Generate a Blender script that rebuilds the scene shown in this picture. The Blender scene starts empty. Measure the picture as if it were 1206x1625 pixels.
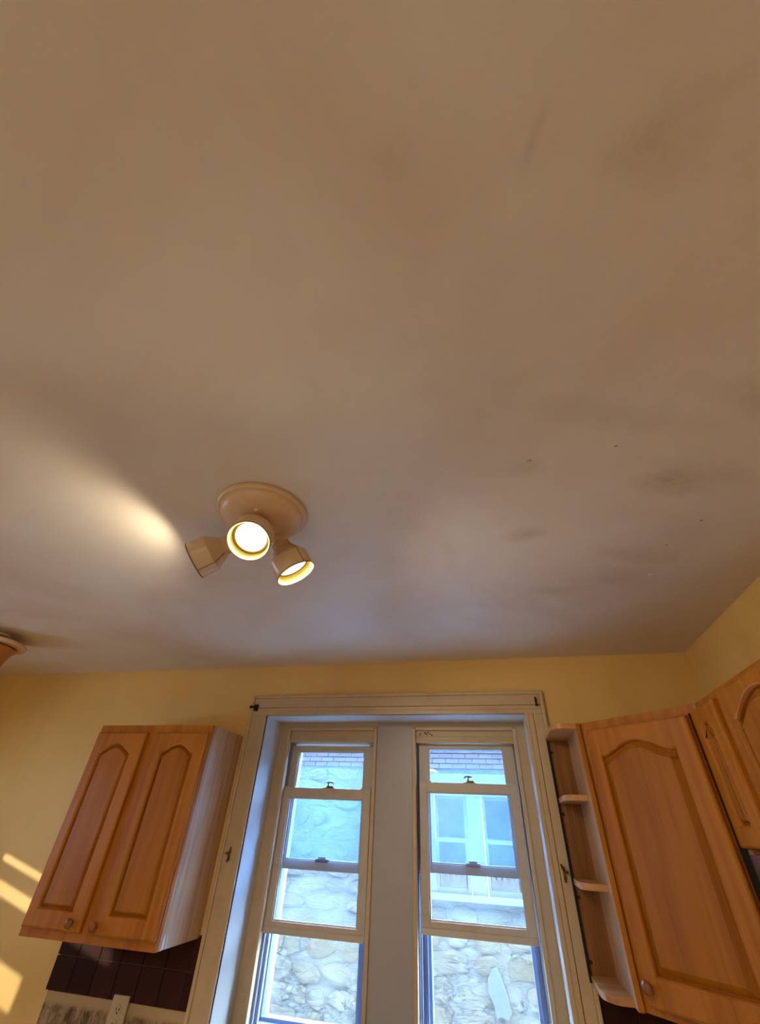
import bpy, bmesh, math, random
from mathutils import Vector, Matrix
random.seed(7)
PI = math.pi
sc = bpy.context.scene
C = sc.collection

# ------------------------------------------------------------------ camera
cam_d = bpy.data.cameras.new('camera')
cam = bpy.data.objects.new('camera', cam_d)
C.objects.link(cam)
cam_d.sensor_fit = 'HORIZONTAL'
cam_d.sensor_width = 36.0
cam_d.lens = 656.63 * 36.0 / 1206.0
cam_d.clip_start = 0.01
cam.matrix_world = Matrix(((0.97242335, 0.10865267, 0.20636722, 0.0),
                           (0.22965761, -0.60022647, -0.76614983, 0.0),
                           (0.04062284, 0.79241579, -0.60862715, 1.755),
                           (0, 0, 0, 1)))
sc.camera = cam

# ------------------------------------------------------------------ world, sun, lamps
world = bpy.data.worlds.new('world')
sc.world = world
world.use_nodes = True
wn = world.node_tree
wn.nodes.clear()
wo = wn.nodes.new('ShaderNodeOutputWorld')
bg = wn.nodes.new('ShaderNodeBackground')
bg.inputs[0].default_value = (0.50, 0.72, 1.0, 1)
bg.inputs[1].default_value = 44.0
wn.links.new(bg.outputs[0], wo.inputs[0])

sun_d = bpy.data.lights.new('sun', 'SUN')
sun_d.energy = 4.5
sun_d.color = (1.0, 0.93, 0.72)
sun_d.angle = math.radians(0.7)
sun = bpy.data.objects.new('sun', sun_d)
C.objects.link(sun)
sun.rotation_euler = Vector((1, 1, -0.24)).to_track_quat('-Z', 'Y').to_euler()

BULB = 4.0              # radiance of the three lit lamp faces
SPOT_W = (8.5, 15.0, 9.0)   # beams of the left, right and middle heads
BULB_COL = (1.0, 0.84, 0.58, 1)
ROOM_FILL_W = 40.0     # added fill light behind the camera, lifts the room's ambient level

vs = sc.view_settings
sc.display_settings.display_device = 'sRGB'
vs.view_transform = 'Standard'
vs.look = 'None'
vs.exposure = 0.0
vs.gamma = 1.0
vs.use_curve_mapping = False
sc.cycles.use_denoising = True
sc.cycles.max_bounces = 10
sc.cycles.diffuse_bounces = 5
sc.cycles.transparent_max_bounces = 12
sc.cycles.sample_clamp_indirect = 6.0
sc.cycles.caustics_reflective = False
sc.cycles.caustics_refractive = False

# ------------------------------------------------------------------ material helpers
def lin(r, g, b):
    def f(c):
        c /= 255.0
        return c / 12.92 if c <= 0.04045 else ((c + 0.055) / 1.055) ** 2.4
    return (f(r), f(g), f(b), 1.0)

class NT:
    def __init__(s, name):
        s.m = bpy.data.materials.new(name)
        s.m.use_nodes = True
        s.t = s.m.node_tree
        s.t.nodes.clear()
        s.out = s.n('ShaderNodeOutputMaterial')
        s.tc = s.n('ShaderNodeTexCoord')
    def n(s, typ, **kw):
        nd = s.t.nodes.new(typ)
        for k, v in kw.items():
            setattr(nd, k, v)
        return nd
    def l(s, a, b):
        s.t.links.new(a, b)
    def mapping(s, scale=(1, 1, 1), rot=(0, 0, 0), loc=(0, 0, 0), src=None):
        mp = s.n('ShaderNodeMapping')
        mp.inputs['Scale'].default_value = scale
        mp.inputs['Rotation'].default_value = rot
        mp.inputs['Location'].default_value = loc
        s.l(src or s.tc.outputs['Object'], mp.inputs['Vector'])
        return mp.outputs[0]
    def noise(s, vec, scale, detail=3, rough=0.5, dist=0.0):
        nd = s.n('ShaderNodeTexNoise')
        nd.inputs['Scale'].default_value = scale
        nd.inputs['Detail'].default_value = detail
        nd.inputs['Roughness'].default_value = rough
        nd.inputs['Distortion'].default_value = dist
        s.l(vec, nd.inputs['Vector'])
        return nd.outputs['Fac']
    def ramp(s, fac, stops):
        r = s.n('ShaderNodeValToRGB')
        e = r.color_ramp.elements
        while len(e) < len(stops):
            e.new(0.5)
        for i, (p, c) in enumerate(stops):
            e[i].position = p
            e[i].color = c if len(c) == 4 else (*c, 1)
        s.l(fac, r.inputs[0])
        return r.outputs[0]
    def mix(s, fac, a, b, mode='MIX'):
        nd = s.n('ShaderNodeMix', data_type='RGBA', blend_type=mode)
        for sock, v in ((nd.inputs[0], fac), (nd.inputs[6], a), (nd.inputs[7], b)):
            if isinstance(v, (int, float, tuple)):
                sock.default_value = v
            else:
                s.l(v, sock)
        return nd.outputs[2]
    def bump(s, h, strength, dist=0.01):
        b = s.n('ShaderNodeBump')
        b.inputs['Strength'].default_value = strength
        b.inputs['Distance'].default_value = dist
        s.l(h, b.inputs['Height'])
        return b.outputs[0]
    def bsdf(s, col, rough=0.5, normal=None, metal=0.0, spec=0.5, coat=0.0):
        p = s.n('ShaderNodeBsdfPrincipled')
        if isinstance(col, tuple):
            p.inputs['Base Color'].default_value = col
        else:
            s.l(col, p.inputs['Base Color'])
        if isinstance(rough, (int, float)):
            p.inputs['Roughness'].default_value = rough
        else:
            s.l(rough, p.inputs['Roughness'])
        p.inputs['Metallic'].default_value = metal
        p.inputs['Specular IOR Level'].default_value = spec
        p.inputs['Coat Weight'].default_value = coat
        p.inputs['Coat Roughness'].default_value = 0.2
        if normal is not None:
            s.l(normal, p.inputs['Normal'])
        s.l(p.outputs[0], s.out.inputs[0])
        return p

def simple(name, col, rough=0.5, metal=0.0, var=0.08, spec=0.5, nscale=30):
    t = NT(name)
    v = t.mapping()
    f = t.noise(v, nscale, 4)
    dark = tuple(c * (1 - var) for c in col[:3]) + (1,)
    light = tuple(min(1, c * (1 + var)) for c in col[:3]) + (1,)
    c = t.ramp(f, [(0.3, dark), (0.7, light)])
    t.bsdf(c, rough, t.bump(f, 0.05), metal, spec)
    return t.m

def oak(name, base, dark, rough=0.44, grain='Z', coat=0.0, spec=0.2, gs=1.0):
    """varnished oak: long open grain along one local axis with cathedral figure"""
    t = NT(name)
    if grain == 'Z':
        sc1, sc2 = (26 * gs, 26 * gs, 1.3), (160, 160, 5)
    else:
        sc1, sc2 = (1.3, 26 * gs, 26 * gs), (5, 160, 160)
    rnd = t.n('ShaderNodeObjectInfo').outputs['Random']
    off = t.n('ShaderNodeVectorMath', operation='SCALE')
    cmb = t.n('ShaderNodeCombineXYZ')
    for i in range(3):
        t.l(rnd, cmb.inputs[i])
    t.l(cmb.outputs[0], off.inputs[0])
    off.inputs['Scale'].default_value = 7.0
    add = t.n('ShaderNodeVectorMath', operation='ADD')
    t.l(t.tc.outputs['Object'], add.inputs[0])
    t.l(off.outputs[0], add.inputs[1])
    src = add.outputs[0]
    v1 = t.mapping(sc1, src=src)
    v2 = t.mapping(sc2, src=src)
    n1 = t.noise(v1, 1.0, 4, 0.55, 0.8)
    n2 = t.noise(v2, 1.0, 3, 0.6)
    v3 = t.mapping((3, 3, 0.5) if grain == 'Z' else (0.5, 3, 3), src=src)
    n3 = t.noise(v3, 1.2, 2)
    c1 = t.ramp(n1, [(0.30, dark), (0.52, base), (0.75, tuple(min(1, x * 1.12) for x in base[:3]) + (1,))])
    pore = t.ramp(n2, [(0.34, (0.55, 0.48, 0.42)), (0.47, (1, 1, 1))])
    c2 = t.mix(0.32, c1, pore, 'MULTIPLY')
    c3 = t.mix(0.5, c2, t.ramp(n3, [(0.3, (0.82, 0.80, 0.78)), (0.7, (1.08, 1.06, 1.04))]), 'MULTIPLY')
    t.bsdf(c3, rough, t.bump(n2, 0.12, 0.002), coat=coat, spec=spec)
    return t.m

def paint(name, col, dirt, amount=0.25, rough=0.42, scale=9.0, bump=0.15):
    """brushed house paint with grime in blotches"""
    t = NT(name)
    v = t.mapping()
    f = t.noise(v, scale, 6, 0.62, 0.4)
    g = t.noise(v, 1.4, 3)
    br = t.noise(t.mapping((60, 60, 4)), 1.0, 3)
    c = t.mix(t.ramp(f, [(0.50, (0, 0, 0)), (0.80, (amount, amount, amount))]), col, dirt)
    c = t.mix(t.ramp(g, [(0.35, (0.12,) * 3), (0.65, (0, 0, 0))]), c, dirt)
    t.bsdf(c, rough, t.bump(br, bump, 0.002))
    return t.m

# ------------------------------------------------------------------ materials
M = {}
M['oak'] = oak('varnished_oak', lin(172, 106, 28), lin(154, 88, 20))
M['oak_h'] = oak('varnished_oak_rail', lin(170, 104, 28), lin(152, 86, 20))
M['oak_panel'] = oak('varnished_oak_panel', lin(160, 96, 18), lin(144, 82, 14), gs=0.8)
M['oak_side'] = oak('oak_laminate', lin(196, 158, 118), lin(160, 120, 84), rough=0.28, coat=0.3, spec=0.5)
M['oak_inner'] = oak('oak_shelf_back', lin(140, 92, 46), lin(110, 68, 32), rough=0.45)
M['oak_shelf'] = oak('oak_shelf', lin(186, 136, 84), lin(156, 106, 62), rough=0.35, grain='X')
M['knob'] = simple('stained_knob', lin(128, 70, 26), 0.35, var=0.2)
M['paint'] = paint('cream_trim_paint', lin(190, 166, 130), lin(150, 118, 80), 0.35, 0.38)
M['paint_reveal'] = paint('white_reveal_paint', lin(208, 208, 204), lin(166, 160, 150), 0.15, 0.4)
M['paint_mullion'] = paint('greyed_mullion_paint', lin(166, 160, 156), lin(130, 118, 106), 0.15, 0.35, bump=0.05)
M['paint_sash'] = paint('sash_paint', lin(192, 180, 164), lin(140, 118, 92), 0.35, 0.4, 14)
M['paint_storm'] = paint('storm_frame_white', lin(146, 152, 170), lin(110, 116, 136), 0.15, 0.45)
M['metal_dark'] = simple('dark_bronze', lin(46, 28, 16), 0.45, 0.6, 0.3)
M['metal_brown'] = simple('tarnished_brass', lin(110, 84, 44), 0.4, 0.7, 0.3)
M['steel'] = simple('brushed_steel', lin(196, 204, 214), 0.24, 0.95, 0.1, nscale=80)
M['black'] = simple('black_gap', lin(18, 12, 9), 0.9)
M['lamp_body'] = simple('cream_lamp_enamel', lin(214, 184, 148), 0.30, var=0.05)
M['lamp_inner'] = simple('ribbed_lamp_inside', lin(216, 202, 122), 0.45, var=0.03)
M['lamp_rim'] = simple('gilt_rim', lin(120, 96, 60), 0.3, 0.6, 0.2)
M['amber'] = simple('amber_bell', lin(176, 112, 58), 0.4, var=0.15)
M['plate'] = simple('almond_plastic', lin(186, 168, 132), 0.4, var=0.04)
M['grout'] = simple('grout', lin(84, 58, 46), 0.9, var=0.2, nscale=80)
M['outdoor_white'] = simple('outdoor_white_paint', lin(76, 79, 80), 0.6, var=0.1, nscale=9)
M['concrete'] = simple('bounce_ground', lin(236, 238, 240), 0.9, var=0.1, nscale=3)  # near-white alley ground, brightened to bounce daylight up to the ceiling
M['floor'] = oak('floor_wood', lin(206, 200, 192), lin(180, 172, 164), grain='X')
M['roomwall'] = simple('cream_room_wall', lin(228, 222, 208), 0.8, var=0.03)

# tiles: each its own shade
t = NT('dark_brown_tile')
ri = t.n('ShaderNodeObjectInfo').outputs['Random']
f = t.noise(t.mapping(), 22, 4)
c = t.ramp(ri, [(0.0, lin(44, 18, 12)), (1.0, lin(60, 28, 18))])
c = t.mix(0.5, c, t.ramp(f, [(0.3, (0.6, 0.6, 0.6)), (0.7, (1.1, 1.1, 1.1))]), 'MULTIPLY')
t.bsdf(c, 0.62, t.bump(f, 0.1, 0.003), spec=0.12)
M['tile'] = t.m

# yellow wall: roller texture, drips, faint mottling
t = NT('yellow_wall_paint')
v = t.mapping()
a = t.noise(v, 2.2, 4, 0.55)
b = t.noise(v, 180, 2)
d = t.noise(t.mapping((7, 7, 1.2)), 1.0, 5, 0.6)
c = t.ramp(a, [(0.32, lin(214, 174, 96)), (0.68, lin(224, 186, 110))])
c = t.mix(t.ramp(d, [(0.55, (0, 0, 0)), (0.8, (0.25,) * 3)]), c, lin(196, 154, 82))
t.bsdf(c, 0.62, t.bump(b, 0.12, 0.002))
M['wall'] = t.m

# ceiling: off-white flat paint, blotches, smoke/mildew stains of their own shape
t = NT('stained_ceiling_paint')
v = t.mapping()
a = t.noise(v, 1.6, 4, 0.55, 0.6)
b = t.noise(v, 240, 2)
c = t.ramp(a, [(0.34, lin(212, 198, 180)), (0.52, lin(220, 210, 196)), (0.68, lin(224, 218, 206))])
sep = t.n('ShaderNodeSeparateXYZ')
t.l(t.tc.outputs['Object'], sep.inputs[0])
fine = t.noise(v, 55, 5, 0.75)
mid = t.noise(v, 7, 4, 0.7)
def stain(cx, cy, rx, ry, ang, strength, speck=0.5, col=lin(146, 112, 50)):
    """soft elliptical stain; broken up by speckle"""
    global c
    mp = t.n('ShaderNodeMapping', vector_type='TEXTURE')
    mp.inputs['Location'].default_value = (cx, cy, 0)
    mp.inputs['Rotation'].default_value = (0, 0, ang)
    mp.inputs['Scale'].default_value = (rx, ry, 1)
    wob = t.n('ShaderNodeVectorMath', operation='MULTIPLY_ADD')
    nz = t.n('ShaderNodeTexNoise')
    nz.inputs['Scale'].default_value = 9
    nz.inputs['Detail'].default_value = 3
    t.l(v, nz.inputs['Vector'])
    t.l(nz.outputs['Color'], wob.inputs[0])
    wob.inputs[1].default_value = (min(rx, ry) * 1.2,) * 3
    t.l(t.tc.outputs['Object'], wob.inputs[2])
    sub = t.n('ShaderNodeVectorMath', operation='SUBTRACT')
    t.l(wob.outputs[0], sub.inputs[0])
    sub.inputs[1].default_value = (min(rx, ry) * 0.6,) * 3
    t.l(sub.outputs[0], mp.inputs['Vector'])
    s2 = t.n('ShaderNodeSeparateXYZ')
    t.l(mp.outputs[0], s2.inputs[0])
    cx2 = t.n('ShaderNodeCombineXYZ')
    t.l(s2.outputs[0], cx2.inputs[0])
    t.l(s2.outputs[1], cx2.inputs[1])
    ln = t.n('ShaderNodeVectorMath', operation='LENGTH')
    t.l(cx2.outputs[0], ln.inputs[0])
    fall = t.ramp(ln.outputs['Value'], [(0.0, (strength,) * 3), (0.45, (strength * 0.55,) * 3), (1.0, (0, 0, 0))])
    sp = t.ramp(fine, [(0.35, (1 - speck,) * 3), (0.62, (1, 1, 1))])
    fac = t.mix(1.0, fall, sp, 'MULTIPLY')
    c = t.mix(fac, c, col)
# (positions on the ceiling in metres from the camera's foot)
for a_ in ((0.520, 0.955, 0.11, 0.065, 0.3, 0.50), (0.60, 0.93, 0.18, 0.07, 0.5, 0.24), (0.163, 1.129, 0.085, 0.055, 0.2, 0.42),
           (0.161, 0.83, 0.06, 0.045, 0.0, 0.26), (0.47, 1.47, 0.20, 0.10, 0.25, 0.26), (0.30, 1.53, 0.14, 0.05, 0.1, 0.22),
           (0.52, 1.31, 0.20, 0.055, 0.45, 0.26), (0.302, 0.213, 0.09, 0.09, 0.0, 0.24), (0.35, 0.70, 0.30, 0.05, 0.35, 0.18),
           (0.62, 0.70, 0.16, 0.06, 0.4, 0.28), (-0.05, 0.15, 0.05, 0.04, 0.2, 0.20), (0.14, 0.175, 0.012, 0.05, 0.4, 0.25)):
    stain(*a_)
DK, WT = lin(60, 44, 28), lin(250, 246, 236)
for a_ in ((0.359, 0.788, 0.006, 0.005, 0, 0.9, 0.1, DK), (0.653, 1.143, 0.006, 0.006, 0, 0.9, 0.1, DK), (0.594, 1.264, 0.005, 0.005, 0, 0.9, 0.1, DK),
           (0.595, 1.456, 0.010, 0.009, 0, 0.95, 0.1, WT), (0.163, 0.80, 0.008, 0.006, 0, 0.7, 0.2, DK)):
    stain(*a_)
t.bsdf(c, 0.48, t.bump(b, 0.10, 0.0015), spec=0.35)
M['ceiling'] = t.m

# bare strip under the tiles
t = NT('bare_plaster_with_adhesive')
v = t.mapping()
f = t.noise(t.mapping((30, 30, 12)), 1.0, 6, 0.75)
sep = t.n('ShaderNodeSeparateXYZ')
t.l(t.tc.outputs['Object'], sep.inputs[0])
g = t.ramp(sep.outputs[2], [(0.058, (1, 1, 1)), (0.072, (0, 0, 0))])
c = t.mix(t.ramp(f, [(0.40, (1, 1, 1)), (0.60, (0, 0, 0))]), lin(168, 140, 98), lin(84, 64, 36))
c = t.mix(g, lin(176, 148, 104), c)
t.bsdf(c, 0.85, t.bump(f, 0.4, 0.004))
M['bare'] = t.m

def glass(name, haze, tint, dirt_scale=14.0, dirt=0.25):
    t = NT(name)
    tr = t.n('ShaderNodeBsdfTransparent')
    tr.inputs[0].default_value = tint
    tl = t.n('ShaderNodeBsdfTranslucent')
    tl.inputs[0].default_value = (0.62, 0.84, 1.0, 1)
    df = t.n('ShaderNodeBsdfDiffuse')
    df.inputs[0].default_value = (0.8, 0.85, 0.9, 1)
    m0 = t.n('ShaderNodeMixShader')
    m0.inputs[0].default_value = 0.25
    t.l(tl.outputs[0], m0.inputs[1])
    t.l(df.outputs[0], m0.inputs[2])
    f = t.noise(t.mapping((dirt_scale, dirt_scale, dirt_scale * 0.8)), 1.0, 6, 0.7, 0.3)
    fac = t.ramp(f, [(0.40, (haze,) * 3), (0.72, (haze + dirt,) * 3)])
    m1 = t.n('ShaderNodeMixShader')
    t.l(fac, m1.inputs[0])
    t.l(tr.outputs[0], m1.inputs[1])
    t.l(m0.outputs[0], m1.inputs[2])
    gl = t.n('ShaderNodeBsdfGlossy')
    gl.inputs['Roughness'].default_value = 0.02
    lw = t.n('ShaderNodeLayerWeight')
    pw = t.n('ShaderNodeMath', operation='POWER')
    t.l(lw.outputs['Facing'], pw.inputs[0])
    pw.inputs[1].default_value = 5.0
    ma = t.n('ShaderNodeMath', operation='MULTIPLY_ADD')
    t.l(pw.outputs[0], ma.inputs[0])
    ma.inputs[1].default_value = 0.45
    ma.inputs[2].default_value = 0.02
    m2 = t.n('ShaderNodeMixShader')
    t.l(ma.outputs[0], m2.inputs[0])
    t.l(m1.outputs[0], m2.inputs[1])
    t.l(gl.outputs[0], m2.inputs[2])
    t.l(m2.outputs[0], t.out.inputs[0])
    return t.m
M['glass_upper'] = glass('hazy_upper_glass', 0.032, (0.68, 0.83, 1.0, 1), 40, 0.035)
M['glass_lower'] = glass('dusty_lower_glass', 0.020, (0.88, 0.93, 1.0, 1), 40, 0.025)
M['glass_storm'] = glass('clear_storm_glass', 0.004, (0.985, 0.995, 1.0, 1), dirt=0.012)

t = NT('vinyl_frame_glare')  # translucency added to brighten the storm frames in place of haze glare
df = t.n('ShaderNodeBsdfDiffuse')
df.inputs[0].default_value = lin(140, 150, 170)
tl = t.n('ShaderNodeBsdfTranslucent')
tl.inputs[0].default_value = lin(150, 165, 200)
mx = t.n('ShaderNodeMixShader')
mx.inputs[0].default_value = 0.35
t.l(df.outputs[0], mx.inputs[1])
t.l(tl.outputs[0], mx.inputs[2])
t.l(mx.outputs[0], t.out.inputs[0])
M['vinyl_glare'] = t.m

t = NT('lamp_face')
em = t.n('ShaderNodeEmission')
em.inputs[0].default_value = BULB_COL
em.inputs[1].default_value = BULB
t.l(em.outputs[0], t.out.inputs[0])
M['bulb'] = t.m

# facade stone, mortar and brick
def crevices(t, c):
    geo = t.n('ShaderNodeNewGeometry').outputs['Position']
    v = t.mapping((3.2, 3.2, 9.0), src=geo)
    a = t.noise(v, 1.0, 7, 0.68, 1.6)
    line = t.ramp(a, [(0.455, (0, 0, 0)), (0.482, (1,) * 3), (0.498, (1,) * 3), (0.522, (0, 0, 0))])
    gate = t.ramp(t.noise(t.mapping((1.7, 1.7, 2.4), src=geo), 1.0, 3), [(0.44, (0, 0, 0)), (0.56, (1, 1, 1))])
    fac = t.mix(1.0, line, gate, 'MULTIPLY')
    big = t.noise(t.mapping((1.1, 1.1, 2.2), src=geo), 1.0, 5, 0.65)
    c = t.mix(0.8, c, t.ramp(big, [(0.35, (0.72, 0.70, 0.66)), (0.6, (1.1, 1.1, 1.1))]), 'MULTIPLY')
    return t.mix(fac, c, lin(20, 19, 16)), a
t = NT('rubble_stone')
ri = t.n('ShaderNodeObjectInfo').outputs['Random']
c = t.ramp(ri, [(0.0, lin(72, 66, 50)), (0.35, lin(80, 78, 68)), (0.7, lin(85, 84, 77)), (1.0, lin(75, 67, 50))])
c, a = crevices(t, c)
t.bsdf(c, 0.9, t.bump(a, 1.0, 0.06))
M['stone'] = t.m
t = NT('smeared_mortar')
f = t.noise(t.mapping(), 5, 7, 0.7, 0.8)
c = t.ramp(f, [(0.3, lin(77, 78, 76)), (0.7, lin(86, 87, 85))])
c, a = crevices(t, c)
t.bsdf(c, 0.92, t.bump(a, 1.0, 0.06))
M['mortar'] = t.m
t = NT('red_brick')
ri = t.n('ShaderNodeObjectInfo').outputs['Random']
f = t.noise(t.mapping(), 20, 4)
c = t.ramp(ri, [(0.0, lin(74, 52, 48)), (1.0, lin(84, 64, 60))])
c = t.mix(0.5, c, t.ramp(f, [(0.3, (0.7,) * 3), (0.7, (1.1,) * 3)]), 'MULTIPLY')
t.bsdf(c, 0.9)
M['brick'] = t.m
t = NT('far_window_glass')
f = t.noise(t.mapping((3, 3, 2)), 1.0, 3)
t.bsdf(t.ramp(f, [(0.35, lin(26, 32, 40)), (0.65, lin(40, 48, 58))]), 0.12, spec=0.25)
M['far_glass'] = t.m
M['far_curtain'] = simple('far_curtain', lin(84, 80, 70), 0.9, var=0.35, nscale=14)
M['plaster_patch'] = simple('pale_plaster', lin(58, 64, 78), 0.9, var=0.05)

# ------------------------------------------------------------------ mesh helpers
def box(bm, x0, x1, y0, y1, z0, z1, bev=0.0):
    if x1 < x0: x0, x1 = x1, x0
    if y1 < y0: y0, y1 = y1, y0
    if z1 < z0: z0, z1 = z1, z0
    vs_ = [bm.verts.new(p) for p in ((x0, y0, z0), (x1, y0, z0), (x1, y1, z0), (x0, y1, z0),
                                     (x0, y0, z1), (x1, y0, z1), (x1, y1, z1), (x0, y1, z1))]
    fs = [bm.faces.new([vs_[i] for i in q]) for q in ((3, 2, 1, 0), (4, 5, 6, 7), (0, 1, 5, 4), (1, 2, 6, 5), (2, 3, 7, 6), (3, 0, 4, 7))]
    if bev > 0:
        es = list({e for f_ in fs for e in f_.edges})
        bmesh.ops.bevel(bm, geom=es, offset=bev, segments=2, profile=0.6, affect='EDGES')

def prism(bm, pts, z0, z1, axis='Z', bev=0.0):
    """polygon pts (a,b) extruded along the axis from z0 to z1"""
    def mk(a, b, h):
        return {'Z': (a, b, h), 'X': (h, a, b), 'Y': (a, h, b)}[axis]
    lo = [bm.verts.new(mk(a, b, z0)) for a, b in pts]
    hi = [bm.verts.new(mk(a, b, z1)) for a, b in pts]
    n = len(pts)
    fs = [bm.faces.new(lo[::-1]), bm.faces.new(hi)]
    for i in range(n):
        j = (i + 1) % n
        fs.append(bm.faces.new((lo[i], lo[j], hi[j], hi[i])))
    bmesh.ops.recalc_face_normals(bm, faces=fs)
    if bev > 0:
        es = list({e for f_ in fs[:2] for e in f_.edges})
        bmesh.ops.bevel(bm, geom=es, offset=bev, segments=2, profile=0.6, affect='EDGES')

def lathe(bm, prof, n=32, close=False):
    """prof: (r, z) list turned about local Z"""
    rings = []
    for r, z in prof:
        if r < 1e-6:
            rings.append([bm.verts.new((0, 0, z))])
        else:
            rings.append([bm.verts.new((r * math.cos(2 * PI * i / n), r * math.sin(2 * PI * i / n), z)) for i in range(n)])
    for a, b in zip(rings, rings[1:]):
        for i in range(n):
            j = (i + 1) % n
            if len(a) == 1 and len(b) == 1:
                continue
            if len(a) == 1:
                bm.faces.new((a[0], b[i], b[j]))
            elif len(b) == 1:
                bm.faces.new((a[i], a[j], b[0]))
            else:
                bm.faces.new((a[i], a[j], b[j], b[i]))
    bmesh.ops.recalc_face_normals(bm, faces=bm.faces[:])

def tube(bm, pts, r, n=8):
    pts = [Vector(p) for p in pts]
    rr = r if isinstance(r, (list, tuple)) else [r] * len(pts)
    prev = None
    first = None
    for i, p in enumerate(pts):
        d = (pts[min(i + 1, len(pts) - 1)] - pts[max(i - 1, 0)]).normalized()
        up = Vector((0, 0, 1)) if abs(d.z) < 0.9 else Vector((1, 0, 0))
        a = d.cross(up).normalized()
        b = d.cross(a).normalized()
        ring = [bm.verts.new(p + (a * math.cos(2 * PI * k / n) + b * math.sin(2 * PI * k / n)) * rr[i]) for k in range(n)]
        if prev:
            for k in range(n):
                j = (k + 1) % n
                bm.faces.new((prev[k], prev[j], ring[j], ring[k]))
        else:
            first = ring
        prev = ring
    bm.faces.new(first[::-1])
    bm.faces.new(prev)
    bmesh.ops.recalc_face_normals(bm, faces=bm.faces[:])

def obj(name, bm, mat, parent=None, loc=None, rz=0.0, smooth=False, mats=None):
    me = bpy.data.meshes.new(name)
    bm.normal_update()
    bm.to_mesh(me)
    bm.free()
    for m_ in (mats or [mat]):
        me.materials.append(m_)
    if smooth:
        me.polygons.foreach_set('use_smooth', [True] * len(me.polygons))
        try:
            me.set_sharp_from_angle(angle=math.radians(35))
        except Exception:
            pass
    o = bpy.data.objects.new(name, me)
    C.objects.link(o)
    if parent:
        o.parent = parent
    if loc:
        o.location = loc
    o.rotation_euler = (0, 0, rz)
    return o

def B():
    return bmesh.new()

def boxobj(name, b6, mat, parent=None, bev=0.0, **kw):
    bm = B()
    box(bm, *b6, bev)
    return obj(name, bm, mat, parent, **kw)

def thing(name, label, cat, loc=(0, 0, 0), rz=0.0, group=None):
    o = bpy.data.objects.new(name, None)
    C.objects.link(o)
    o.empty_display_size = 0.05
    o.location = loc
    o.rotation_euler = (0, 0, rz)
    o['label'] = label
    o['category'] = cat
    if group:
        o['group'] = group
    return o

def struct(o, label=None, cat=None):
    o['kind'] = 'structure'
    if label:
        o['label'] = label
    if cat:
        o['category'] = cat
    return o

def copy_part(src, name, parent, loc, rz=0.0):
    o = src.copy()
    o.name = name
    C.objects.link(o)
    o.parent = parent
    o.location = loc
    o.rotation_euler = (0, 0, rz)
    return o

# ------------------------------------------------------------------ room shell
WY = 2.297            # inner face of the window wall
XL, XR = -3.42, 0.952
YB = -2.6
H = 2.5
OX0, OX1, OZ0, OZ1 = -1.205, 0.165, 1.03, 2.233     # window recess
TH = 0.40             # masonry thickness

bm = B()
box(bm, XL - 0.2, XR + 0.2, YB - 0.2, WY + TH, H, H + 0.25)
struct(obj('ceiling', bm, M['ceiling']), 'off-white painted plaster ceiling with brown mildew stains toward the right corner', 'ceiling')
bm = B()
box(bm, XL - 0.2, XR + 0.2, YB - 0.2, WY + TH, -0.1, 0)
struct(obj('floor', bm, M['floor']), 'wooden kitchen floor below the picture', 'floor')

bm = B()
box(bm, XL - 0.2, OX0, WY, WY + TH, 0, H)
box(bm, OX1, XR + 0.2, WY, WY + TH, 0, H)
box(bm, OX0, OX1, WY, WY + TH, OZ1, H)
box(bm, OX0, OX1, WY, WY + TH, 0, OZ0)
wall_back = struct(obj('wall_back', bm, M['wall']), 'yellow painted wall around the double window', 'wall')
bm = B()
box(bm, XR, XR + 0.2, YB, WY, 0, H)
struct(obj('wall_right', bm, M['wall']), 'yellow painted wall above the right-hand cabinets', 'wall')
bm = B()
box(bm, XL - 0.2, XR + 0.2, YB - 0.2, YB, 0, H)
struct(obj('wall_rear', bm, M['roomwall']), 'cream wall behind the camera', 'wall')
# left wall with its own small window (source of the sun patches)
bm = B()
LY0, LY1, LZ0, LZ1 = 0.55, 1.44, 1.30, 1.795
box(bm, XL - 0.05, XL, YB, LY0, 0, H)
box(bm, XL - 0.05, XL, LY1, WY, 0, H)
box(bm, XL - 0.05, XL, LY0, LY1, 0, LZ0)
box(bm, XL - 0.05, XL, LY0, LY1, LZ1, H)
struct(obj('wall_left', bm, M['wall']), 'yellow painted wall left of the picture', 'wall')
bm = B()  # unseen shutter pieces, shaped so the sun falls in patches
box(bm, XL - 0.04, XL - 0.01, LY0, LY1, 1.700, 1.758)
box(bm, XL - 0.04, XL - 0.01, LY0, 1.44, 1.478, 1.645)
box(bm, XL - 0.04, XL - 0.01, LY0, 1.00, 1.30, 1.49)
box(bm, XL - 0.04, XL - 0.01, 1.205, LY1, 1.30, 1.49)
box(bm, XL - 0.04, XL - 0.01, 1.00, 1.21, 1.30, 1.365)
window_sun_mask = struct(obj('window_sun_mask', bm, M['paint']), 'added shutter pieces in the side window, shaped to cut the sun patches', 'window')

# unseen floors above and outer walls, added to keep sun off the alley; ground
bm = B()
box(bm, XL - 0.2, XR + 3.0, YB - 0.2, WY + TH, H + 0.3, 5.6)
box(bm, -26.0, XL - 0.25, WY, WY + TH, -0.6, 5.6)
box(bm, XR + 0.25, 12.0, WY, WY + TH, -0.6, 5.6)
struct(obj('wall_sunblock', bm, M['mortar']), 'unseen outer masonry added to shade the alley from the sun', 'wall')
bm = B()
box(bm, -26, 14, WY + TH, 8.0, -0.8, -0.6)
struct(obj('ground', bm, M['concrete']), 'concrete alley between the two houses', 'ground')

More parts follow.
